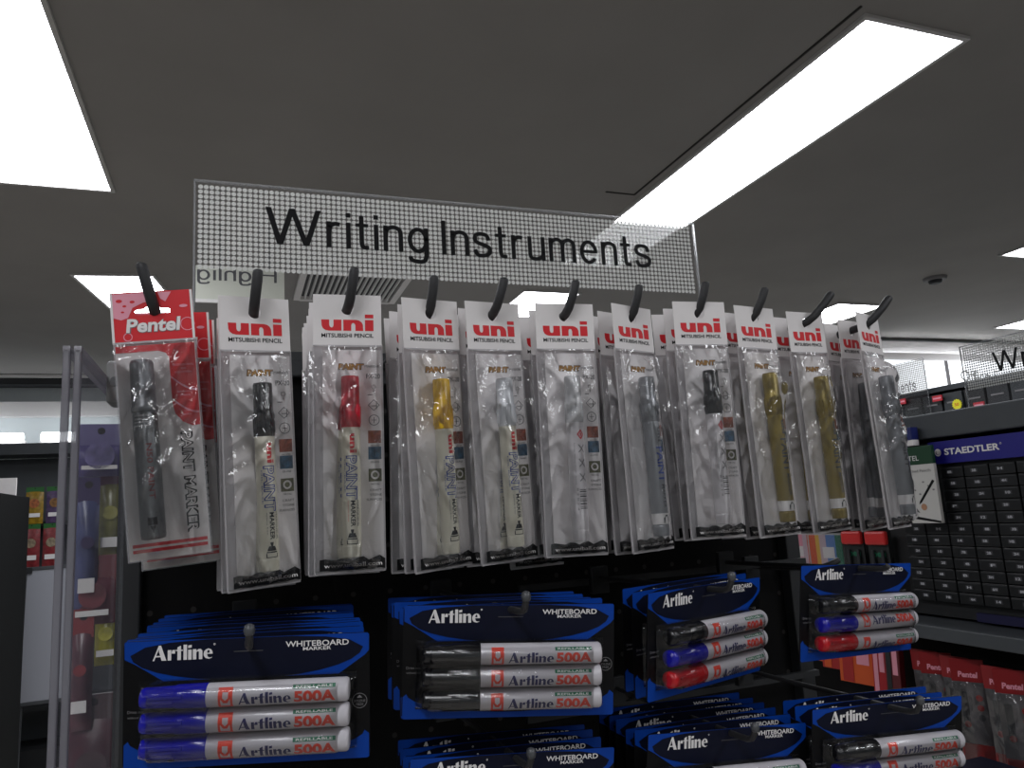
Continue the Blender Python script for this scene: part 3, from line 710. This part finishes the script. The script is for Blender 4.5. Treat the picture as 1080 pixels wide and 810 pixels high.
LOW = [('blue', (.009, .572, -.0755), (6.5, 1.9, -15), 8, 'blue caps, lower left stack beside the clear case', 'lower left stack of blue-capped marker cards'), ('black', (.202, .572, -.0725), (6, 3.6, -14), 4, 'black caps, middle stack under the yellow and white caps', 'middle stack of black-capped marker cards'),
       ('mix', (.389, .58, -.0745), (6, 1.4, 20.6), 2, 'black, blue and red caps, turned leftwards under the silvery pouches', 'stack of turned cards with three cap colours'),
       ('mixed', (.565, .586, -.0715), (6, 4.0, 10), 0, 'black, blue and red caps, alone on its hook at the right', 'lone right-hand card with three cap colours'),
       ('black', (.206, .592, -.187), (6, 4.3, -6), 3, 'only its top showing at the bottom edge, below the black-capped stack', 'stack of cards at the bottom middle'),
       ('mix', (.405, .592, -.1985), (4, 5.2, 1), 5, 'white barrels cut by bottom edge, below turned cards', 'bottom stack right of middle'),
       ('mix', (.5635, .57, -.1945), (7, 2.6, -4.6), 2, 'bottom right corner below the lone card', 'bottom right stack')]
for kind, p, (ln, tl, yw_), nb, lab, hl in LOW:
    x = p[0]; h = make_hook(.0, .245, HOOKM, r=.0026, knob=nb > 0, riser=.012 if nb else .004); put(h, (x, p[1]-.026, p[2]-.0035), (0, 0, 0)); tag(h, ('black knob-tipped hook carrying the %s' if nb else 'thin black hook carrying the %s') % hl, 'hook', 'lower pegboard hooks')
    t = card(kind, p, (R(ln), R(tl), R(yw_))); tag(t, 'front whiteboard marker card, %s' % lab, 'marker pack', GC)
    rnd = random.Random(int(x*1000)+7)
    for k in range(nb):
        q = (x+rnd.uniform(-.002, .002)+.0015*k, p[1]+.0205*(k+1), p[2]+.0005+rnd.uniform(-.0012, .0012))
        t = card(kind, q, (R(ln-2+rnd.uniform(-1, 1)), R(tl*.5+rnd.uniform(-1, 1)), R(yw_*.95+rnd.uniform(-1, 1))))
        tag(t, 'marker card %s behind front card of %s' % (['next', 'second', 'third', 'fourth', 'fifth', 'sixth', 'seventh', 'eighth'][k], hl), 'marker pack', GC)

h = make_hook(.02, .13, HOOKM, r=.0036, riser=.008); put(h, (.632, .715, -.087), (0, 0, 0)); tag(h, 'empty black hook just left of the lone three-colour card', 'hook', 'lower pegboard hooks')
# ------------------------------------------------------------------ clear case at the left end
t = tag(empty('display_case', (-.1015, .575, 0)), 'tall clear acrylic case at the left end of the pegboard gondola', 'display case')
for k, x in enumerate((0, -.0068)):
    b = MB(); b.box((x, .125, Z(.127)/2+.08), (.003, .24, Z(.127)-.16), CASEM); b.build('side_sheet', t)
    b = MB(); b.box((x, .003, Z(.127)/2+.08), (.0045, .006, Z(.127)-.16), CASEE, .001); b.box((x, .125, Z(.127)), (.0045, .25, .004), CASEE); b.build('edge_strip', t)
b = MB(); b.box((-.0035, .06, .08), (.012, .12, .16), DKST); b.build('foot', t)
t = tag(empty('case_clamp', (-.0935, .705, Z(.125))), 'grey plastic clamp fixing the clear case beside the red pouch', 'clamp')
b = MB(); b.box((0, 0, 0), (.014, .03, .036), mat('clamp_grey', (126, 128, 128), .5), .003); b.build('body', t)
b = MB(); b.lathe([(.004, -.0165), (.004, -.0145)], KNOB, axis='y', n=14); b.build('screw', t)
# packets on the end of the gondola, seen through the case
def packet(name, label, cat, c, size, rgb, rgb2, rz=0, top=None):
    """a sealed bag with crimped ends and a bulging face"""
    t = tag(empty(name, (c[0], c[1], Z(c[2])), (0, 0, R(rz))), label, cat[0], cat[1])
    w_, h_ = size; b = MB(); n = 8; V = []; F = []
    for sgn in (-1, 1):
        base = len(V)
        for j in range(n+1):
            for i in range(n+1):
                u, v = i/n, j/n; V.append((-w_/2+w_*u, sgn*.012*math.sin(math.pi*u)**.6*math.sin(math.pi*v)**.6, -h_*v))
        for j in range(n):
            for i in range(n):
                a = base+j*(n+1)+i; q = (a, a+n+1, a+n+2, a+1); F.append(q if sgn < 0 else q[::-1])
    b.add(V, F, mat('pack_skin_%d_%d_%d' % rgb, rgb, .3, vary=.35, scale=45, bump=.4), True); b.build('bag', t)
    b = MB(); b.box((0, 0, .008), (w_, .002, .03), mat('pack_top_%d_%d_%d' % rgb2, rgb2, .4)); b.disc(0, .015, .004, -.0012, SEAM, 10); b.build('header', t)
    b = MB(); b.disc(0, -h_*.38, w_*.3, -.0135, mat('pack_patch_%d_%d_%d' % (top or rgb2), top or rgb2, .4, vary=.5, scale=60), 14); b.rect(-w_*.35, w_*.35, -h_*.8, -h_*.68, -.0135, WHITE); b.build('front_label', t)
    return t
E_ = ('pack', 'packs hanging behind the clear case')
packet('craft_pack', 'purple pack hanging topmost behind the clear case', E_, (-.141, .95, .1), (.05, .036), (74, 66, 116), (96, 88, 136), 4)
packet('craft_pack', 'silvery blue pack hanging behind the clear case under the purple one', E_, (-.151, .945, .04), (.022, .125), (70, 76, 116), (56, 44, 88), 10)
packet('craft_pack', 'yellow pack hanging high beside the silvery blue pack in the case', E_, (-.131, .97, .058), (.026, .09), (112, 110, 56), (92, 40, 64), 0, (140, 136, 60))
packet('craft_pack', 'dark red pack hanging halfway down behind the clear case', E_, (-.143, .95, -.045), (.045, .05), (92, 38, 50), (106, 40, 48), 0)
packet('craft_pack', 'bright yellow pack low behind the clear case', E_, (-.131, .96, -.085), (.024, .055), (160, 156, 40), (106, 50, 62), 0, (176, 170, 56))
packet('craft_pack', 'red and clear pack low at left behind the clear case', E_, (-.151, .94, -.1), (.02, .1), (84, 48, 58), (128, 36, 40), 0)
packet('craft_pack', 'dull red pack at the foot of the clear case', E_, (-.14, .95, -.19), (.05, .12), (76, 42, 52), (70, 52, 56), 0)
b = MB(); b.box((-.06, .985, Z(.02)/2), (.09, .18, Z(.02)), DKST); tag(b.build('rack_post'), 'dark back post of the gondola behind the clear case', 'post')

# ------------------------------------------------------------------ far left of the shop
t = tag(empty('wall_shelving', (-1.6, 5.6, 0)), 'dark wall shelving with crayon packs far behind at left', 'shelving')
b = MB(); b.box((0, .15, Z(.52)/2), (3.2, .05, Z(.52)), GREYST); b.build('back_panel', t)
for z in (.09, -.22, -.55, -1.0): b = MB(); b.box((0, 0, Z(z)), (3.2, .3, .025), DKST); b.build('shelf', t)
b = MB(); b.box((0, .02, Z(.56)), (3.2, .3, .07), GREYST); b.build('top_cover', t)
b = MB(); b.box((0, 0, .06), (3.2, .3, .12), DKST); b.build('plinth', t)
for k, x in enumerate((-2.13, -1.55, -.97)):
    t = tag(empty('tube_light', (x, 5.75, Z(.665))), ['far tube light on the left wall, out past the photo edge', 'glowing tube on the far left wall, left of two', 'glowing tube on the far left wall, right of two beside the case'][k], 'light', 'tube lights along the back wall')
    b = MB(); b.lathe([(.02, -.24), (.03, -.235), (.03, .235), (.02, .24)], TUBE, axis='x', n=14); b.build('tube', t)
    b = MB(); b.box((0, .03, -.045), (.5, .03, .05), WHITE); b.build('batten', t)
G_ = ('pack', 'crayon packs on the far left shelves')
for c, lab, c1, c2, tp in (((-1.155, 5.4, .29), 'green-topped pack with yellow front, upper far shelf, left of two', (140, 112, 30), (30, 92, 36), (150, 84, 44)), ((-1.045, 5.4, .29), 'green-topped pack with purple front, upper far shelf, beside the case', (80, 64, 96), (30, 92, 36), (120, 84, 44)),
                           ((-1.165, 5.4, .065), 'green-topped pack of red crayons, lower far shelf, left of two', (122, 44, 48), (30, 92, 36), (130, 116, 96)), ((-1.055, 5.4, .065), 'green-topped pack of red crayons, lower far shelf, beside the case', (126, 46, 50), (30, 92, 36), (136, 124, 104))):
    packet('crayon_pack', lab, G_, c, (.095, .2 if c[2] > .2 else .24), c1, c2, 0, tp)
t = tag(empty('whiteboard', (-.925, 4.85, Z(-.86)), (R(-4), 0, 0)), 'white framed board leaning below the crayon packs at far left', 'whiteboard')
b = MB(); b.box((0, 0, .35), (.3, .01, .68), mat('board_white', (150, 152, 160), .4)); b.build('panel', t)
b = MB()
for c, d in (((-.15, 0, .35), (.018, .02, .72)), ((.15, 0, .35), (.018, .02, .72)), ((0, 0, .7), (.3, .02, .018)), ((0, 0, .0), (.3, .02, .018))): b.box(c, d, KNOB, .002)
b.build('frame', t)
for x in (-.135, .135):
    b = MB(); b.box((x, -.008, .69), (.035, .012, .03), DKST); b.build('corner', t)
b = MB(); b.box((-.14, .01, -.25), (.02, .02, .5), KNOB); b.box((.14, .01, -.25), (.02, .02, .5), KNOB); b.build('stand', t)
t = tag(empty('display_stand', (-1.45, 4.0, 0)), 'tall dark display stand at the left edge of the photo', 'display stand')
b = MB(); b.box((0, 0, Z(.2)/2), (1.04, .5, Z(.2)), mat('stand_black', (9, 10, 11), .7, spec=.2), .004); b.build('body', t)
b = MB(); b.box((0, -.02, .05), (1.06, .55, .1), DKST); b.build('plinth', t)
b = MB(); b.box((.03, .0, Z(.238)), (.98, .012, .08), PAPER); tag(b.build('price_card', t, ), '', 'x'); 
pc = t.children[-1]; del pc['label']; del pc['category']
for k, z in enumerate((.12, -.12, -.5, -.62)):
    packet('trinket_pack', ['small red pack hanging highest on the dark stand at left edge', 'small red pack hanging second on the dark stand at left edge', 'grey green pack low on the dark stand at left edge', 'lowest grey pack on the dark stand at left edge'][k], ('pack', 'packs on the dark stand'),
           (-1.02, 3.73, z), (.07, .07), [(130, 40, 46), (120, 44, 40), (60, 66, 62), (70, 70, 72)][k], [(150, 60, 60), (140, 60, 60), (50, 56, 54), (60, 60, 62)][k])

# ------------------------------------------------------------------ right-hand gondola with the drawer cabinet
FX = 1.35
t = tag(empty('wall_gondola', (FX+.2, 1.1, 0)), 'dark grey gondola at right carrying the pencil drawer cabinet', 'display rack')
b = MB(); b.box((.03, 0, Z(.09)/2), (.3, 1.8, Z(.09)), BLACKM); b.build('back_panel', t)
b = MB(); b.box((-.02, 0, Z(.118)), (.40, 1.8, .05), GREYST, .003); b.build('top_cover', t)
b = MB(); b.box((-.18, 0, Z(.128)), (.012, 1.8, .024), GREYST); b.build('lip', t)
b = MB(); b.box((-.2, -.25, Z(-.284)), (.16, 1.2, .026), GREYST, .002); b.build('ledge', t)
b = MB(); b.box((-.05, 0, .06), (.5, 1.8, .12), DKST); b.build('plinth', t)
# drawer cabinet: local x runs towards the camera, front faces -Y of the local frame (turned to -X)
cab = tag(empty('drawer_cabinet', (FX, 1.16, Z(-.265)), (0, 0, R(-90))), 'black pencil drawer cabinet with a blue header at the right edge', 'drawer cabinet')
DR = mat('drawer_black', (21, 22, 24), .35, vary=.1, scale=30); CABM = mat('cabinet_black', (16, 17, 19), .5)
b = MB(); b.box((.11, .035, .175), (.5, .06, .35), CABM); b.build('body', cab)
b = MB(); BH = mat('header_blue', (28, 24, 122), .4); b.box((.175, -.003, .3275), (.35, .014, .045), BH, .001); yy = -.0105
b.glyphs(text('STAEDTLER', .03),   .037, .155, .3215, .3345, yy, WHITE); b.ring(.022, .328, .0075, .0022, yy, WHITE, 18); b.disc(.0225, .329, .0042, yy-.0001, WHITE, 10, .0055); b.ring(.158, .3335, .002, .0006, yy, WHITE, 10)
b.build('header', cab)
b = MB(); b.box((.2, -.004, .008), (.3, .008, .016), mat('strip_navy', (16, 14, 58), .5)); b.build('base_strip', cab)
nums = ['8B', '7B', '6B', '5B', '4B', '3B', '2B', 'B', 'HB', 'F', 'H', '2H', '3H', '4H', '5H', '6H', '10', '12', '14', '20']
def drawer_mesh():
    b = MB(); b.box((0, 0, 0), (.0505, .012, .0205), DR, .001); b.rect(-.0235, .0235, .0072, .0082, -.0062, mat('drawer_rim', (60, 61, 64), .4)); return b
def tag_mesh(s):
    def f():
        b = MB(); b.rect(-.0075, .0075, -.0035, .0035, -.0066, mat('tag_grey', (62, 62, 66), .5)); b.glyphs(text(s, .02), -.0045, .0045, -.0024, .0024, -.0068, mat('tag_white', (190, 190, 196), .5)); return b
    return f
for r_ in range(12):
    for c_ in range(-2, 6):
        z = .2875-r_*.0224; x = .045+c_*.0535
        if c_ < 0 and r_ < 4: continue
        if z < .03: continue
        d = shared('drawer', drawer_mesh, 'drawer', cab); d.location = (x, -.003, z)
        s = nums[(r_*3+c_*5) % len(nums)]; l = shared('tag'+s, tag_mesh(s), 'number_tag', d); l.location = (.004*((r_*7+c_*3) % 3-1), 0, 0)
# pastel pencil pack in front of the drawers
t = tag(empty('pencil_pack', (1.315, 1.172, Z(.078)), (0, 0, R(-90))), 'green and white pencil pack hanging left of the blue header', 'pack')
b = MB(); b.box((0, 0, -.077), (.088, .008, .155), mat('pack_white', (196, 194, 190), .5), .001); y = -.0043
b.glyphs(text('Sketched Pencils', .0), -.03, .036, -.052, -.046, y, DGREY)
b.poly([(.036, -.068), (.041, -.071), (.004, -.113), (-.003, -.117), (.0, -.11)], y, BLACK); b.poly([(-.022, -.139), (.043, -.15), (.043, -.154), (-.022, -.145)], y, BLACK)
b.disc(.008, -.122, .007, y-.0001, mat('skin_tone_print', (170, 126, 96), .6), 10); b.poly([(-.03, -.11), (-.012, -.122), (-.003, -.134), (-.014, -.13)], y, DGREY)
for k in range(7): b.disc(-.03+k*.011, -.072-.008*((k*5) % 4), .003, y, GREY, 7, .0018)
b.build('card', t)
b = MB(); b.box((0, -.0003, -.018), (.0885, .0088, .037), mat('pack_green', (14, 60, 34), .4), .001); b.glyphs(text('PASTEL', .0), -.04, .012, -.028, -.018, -.0049, WHITE); b.build('band', t)
t = tag(empty('eraser_box', (1.31, 1.19, Z(.118)), (0, 0, R(-90))), 'small blue and white box above the green pencil pack', 'box')
b = MB(); b.box((0, .005, -.012), (.05, .02, .026), mat('box_blue', (24, 34, 96), .4), .001); b.rect(-.016, .012, -.016, -.008, -.0055, WHITE); b.poly([(-.004, -.001), (.002, -.001), (.016, -.024), (.01, -.024)], -.0054, WHITE); b.build('box', t)
b = MB(); b.box((0, .005, -.031), (.05, .018, .012), PAPER, .001); b.build('base', t)

# pen sets seen past the right end of the pegboard
G2 = 'colour pen sets beyond the pegboard'
BRK = mat('rack_dark', (22, 23, 24), .6)
def pen_set(label, loc, w_, h_, stripes):
    t = tag(empty('pen_set', (loc[0], loc[1], Z(loc[2])), (0, 0, R(-78))), label, 'pen set', G2)
    b = MB(); x = -w_/2; b.box((0, .006, -h_/2), (w_, .012, h_), PAPER)
    for (fr, M) in stripes:
        b.rect(x, x+fr*w_, -h_+.002, -.004, -.0004, M); x += fr*w_
    b.rect(-w_*.1, w_*.25, -h_*.45, -h_*.25, -.0008, WHITE); b.build('sleeve', t)
    b = MB(); b.box((0, .004, -h_/2), (w_*1.04, .02, h_*1.02), clear('set_box', .06, rough=.1)); b.build('clear_box', t)
    return t
OR = mat('orange_print', (206, 84, 30), .5); OR2 = mat('deep_red_print', (168, 36, 34), .5); LB = mat('light_blue_print', (90, 130, 190), .5); PL = mat('pale_print', (200, 180, 190), .5)
pen_set('pen set with red stripe and pale pink front, left of two under the gold pouches', (1.33, 1.58, -.1), .09, .13, ((.3, OR), (.15, OR2), (.3, PINK), (.25, PL)))
pen_set('pen set with orange stripe and blue green front, right of two under the gold pouches', (1.33, 1.475, -.1), .09, .13, ((.2, OR), (.12, mat('yellow_print', (220, 180, 60), .5)), (.2, PL), (.28, LB), (.2, GREEN)))
def red_top(label, loc):
    t = tag(empty('pen_card', (loc[0], loc[1], Z(loc[2])), (0, 0, R(-80))), label, 'pen pack', 'red-topped pen cards')
    b = MB(); b.box((0, .002, -.08), (.05, .004, .16), mat('pen_card_dark', (24, 26, 26), .45), .0005); b.glyphs(text('pen', .03), -.015, .015, -.06, -.045, -.0003, GREEN); b.build('card', t)
    b = MB(); b.box((0, -.004, -.014), (.052, .014, .03), mat('red_top', (196, 44, 44), .35), .005); b.build('top', t)
    for x in (-.012, .012):
        b = MB(); b.lathe([(.002, -.14), (.004, -.13), (.004, -.05), (.003, -.04)], DKST, c=(x, -.005, 0), n=12); b.build('pen', t)
red_top('red-topped dark pen card right of the pen sets, left of two', (1.33, 1.385, -.095)); red_top('red-topped dark pen card right of the pen sets, right of two', (1.33, 1.315, -.095))
def slim_box(label, loc, w_, h_, M1, M2, rz=-70):
    t = tag(empty('pen_box', (loc[0], loc[1], Z(loc[2])), (0, R(3), R(rz))), label, 'box', 'red and orange pen boxes')
    b = MB(); b.box((0, .012, -h_/2), (w_, .024, h_), M1, .001); b.build('box', t)
    b = MB(); b.box((-w_*.25, -.0006, -h_/2), (w_*.3, .0012, h_*.96), M2); b.rect(w_*.0, w_*.35, -h_*.7, -h_*.2, -.0006, PINK); b.build('front_label', t)
for k, (y_, z_, h_, M1, M2, wd, lab) in enumerate(((1.635, -.2, .21, OR2, PINK, .03, 'tall red pen box standing left of the lone marker card'), (1.575, -.3, .075, OR2, OR, .07, 'red pen box under the lone marker card, leftmost of the row'), (1.51, -.29, .105, OR, OR2, .06, 'orange pen box under the lone card, second of the row'), (1.455, -.29, .115, OR2, OR, .055, 'red orange pen box under the lone card, third of the row'),
                                               (1.385, -.285, .14, OR, OR2, .08, 'large orange pen box under the lone card, fourth of the row'), (1.32, -.27, .17, mat('crimson_box', (168, 26, 36), .4), PINK, .03, 'slim crimson pen box at the right end of the row'), (1.285, -.27, .17, mat('maroon_box', (92, 20, 28), .4), DKST, .03, 'dark maroon pen box beside the slim crimson one'))):
    slim_box(lab, (1.30, y_, z_), wd, h_, M1, M2)
# red refill packs, their red and grey darkened for the shade under the ledge
def refill(label, y_, z_, rz):
    t = tag(empty('refill_pack', (1.33, y_, Z(z_)), (R(1), 0, R(rz))), label, 'pack', 'red-headed packs under the ledge')
    b = MB(); b.box((0, 0, -.1), (.056, .003, .2), mat('pack_grey_shaded', (104, 100, 102), .5)); b.rect(-.027, .027, -.2, -.155, -.0017, OR2)
    for k, (x, z, M) in enumerate(((.014, -.07, OR2), (.014, -.088, OR2), (.014, -.106, DGREY), (-.012, -.075, DGREY), (-.012, -.12, OR2))): b.disc(x, z, .006, -.0018, M, 10)
    b.rect(-.018, -.006, -.115, -.06, -.0017, DGREY); b.build('card', t)
    b = MB(); b.box((0, -.0004, -.02), (.058, .004, .042), mat('refill_red_shaded', (136, 16, 22), .45)); b.glyphs(text('Pentel', .04, .1), -.017, .017, -.033, -.022, -.0026, PINK); b.build('header', t)
    o = film_obj(77, t, .056, -.041, -.199, 0, .014, -.055, -.19, amp=.01, nx=14, nz=30)
for k, (y_, z_) in enumerate(((1.235, -.335), (1.165, -.337), (1.075, -.342), (.99, -.347))):
    refill('red-headed grey pack under the drawer ledge, %s of four' % ['farthest', 'second farthest', 'third farthest', 'nearest'][k], y_, z_, -84)
    for q in range(1): refill('red-headed pack %s behind the %s of the four under the ledge' % (['next'][q], ['farthest', 'second farthest', 'third farthest', 'nearest'][k]), y_-.026-.02*q, z_-.001, -62)
b = MB(); b.box((1.25, 1.02, Z(-.53)), (.12, .2, .05), mat('carton_blue', (12, 18, 46), .5), .002); b.box((1.188, 1.03, Z(-.525)), (.004, .07, .03), mat('carton_yellow', (150, 120, 30), .5)); tag(b.build('carton'), 'dark blue carton with yellow mark at the bottom right corner', 'box')

# ------------------------------------------------------------------ shelves farther right
t = tag(empty('far_gondola', (2.75, 2.0, 0)), 'dark stocked gondola far right beyond the drawer cabinet', 'display rack')
b = MB(); b.box((.1, 0, Z(.36)/2), (.3, 2.2, Z(.36)), mat('stock_black', (26, 28, 31), .6)); b.build('body', t)
b = MB(); b.box((-.1, 0, Z(.235)), (.12, 2.2, .02), GREYST); b.build('shelf', t)
b = MB(); b.box((.08, 0, Z(.375)), (.36, 2.2, .02), GREYST); b.build('top_cover', t)
G3 = 'dark boxes on the far right gondola'
for k in range(9):
    y_ = 2.48-k*.092; b = MB(); b.box((2.645, y_, Z(.298)), (.08, .082, .1), mat('stock_box_%d' % (k % 3), [(34, 36, 40), (46, 50, 54), (24, 25, 28)][k % 3], .5), .002)
    b.box((2.604, y_, Z(.31)), (.003, .05, .006), GREY); tag(b.build('stock_box'), 'dark product box on the far right gondola shelf, %s from left' % ORD[k], 'box', G3)
for k, (y_, z_) in enumerate(((2.335, .345), (2.165, .332), (1.995, .28), (1.86, .265))):
    t = tag(empty('price_tag', (2.59, y_, Z(z_)), (0, 0, R(-90))), 'small red price tag on the far gondola, %s from left' % ORD[k], 'price tag', 'red price tags'); b = MB(); b.box((0, 0, 0), (.043, .004, .022), mat('tag_red', (190, 40, 54), .5)); b.glyphs(text('SALE'), -.018, .018, -.006, .006, -.0022, PINK) if False else b.rect(-.018, .018, -.003, .003, -.0022, PINK); b.build('card', t)
t = tag(empty('star_sticker', (2.585, 2.08, Z(.295)), (0, 0, R(-90))), 'round yellow starburst tag on the far right gondola', 'price tag')
b = MB(); b.slab([((.021 if k % 2 else .0175)*math.cos(k*math.pi/14), (.021 if k % 2 else .0175)*math.sin(k*math.pi/14)) for k in range(28)], -.002, .002, mat('tag_yellow', (226, 220, 40), .5)); b.glyphs(text('50', .02), -.009, .009, -.006, .006, -.0024, OR); b.build('card', t)
# bright wall sign
t = tag(empty('wall_sign', (5.6, 4.1, Z(.79))), 'bright white wall sign with pale lettering far at right', 'sign')
b = MB(); b.box((0, 0, 0), (2.4, .04, .24), mat('sign_lit', (240, 243, 245), .5, emit=((240, 245, 250), 1.5))); b.build('lightbox', t)
for x in (-.9, -.3, .3, .9):
    b = MB(); b.lathe([(.012, -.28), (.014, -.27), (.014, .27), (.012, .28)], mat('added_wall_tube', (255, 255, 255), .5, emit=((245, 250, 255), 9.0)), axis='x', c=(x, .045, .15), n=10); b.build('tube', t)  # unseen tubes added to brighten the wall above the sign
b = MB(); b.box((0, .0, .15), (2.4, .01, .06), WHITE); b.build('lip', t)  # lip added to keep the extra tubes out of sight
b = MB(); b.glyphs(text('Office Equipments', .01), -.45, .5, -.06, .05, -.022, mat('sign_grey', (150, 152, 150), .6)); b.build('lettering', t)
b = MB(); b.box((-.58, -.022, 0), (.03, .01, .24), GREY); b.build('divider', t)
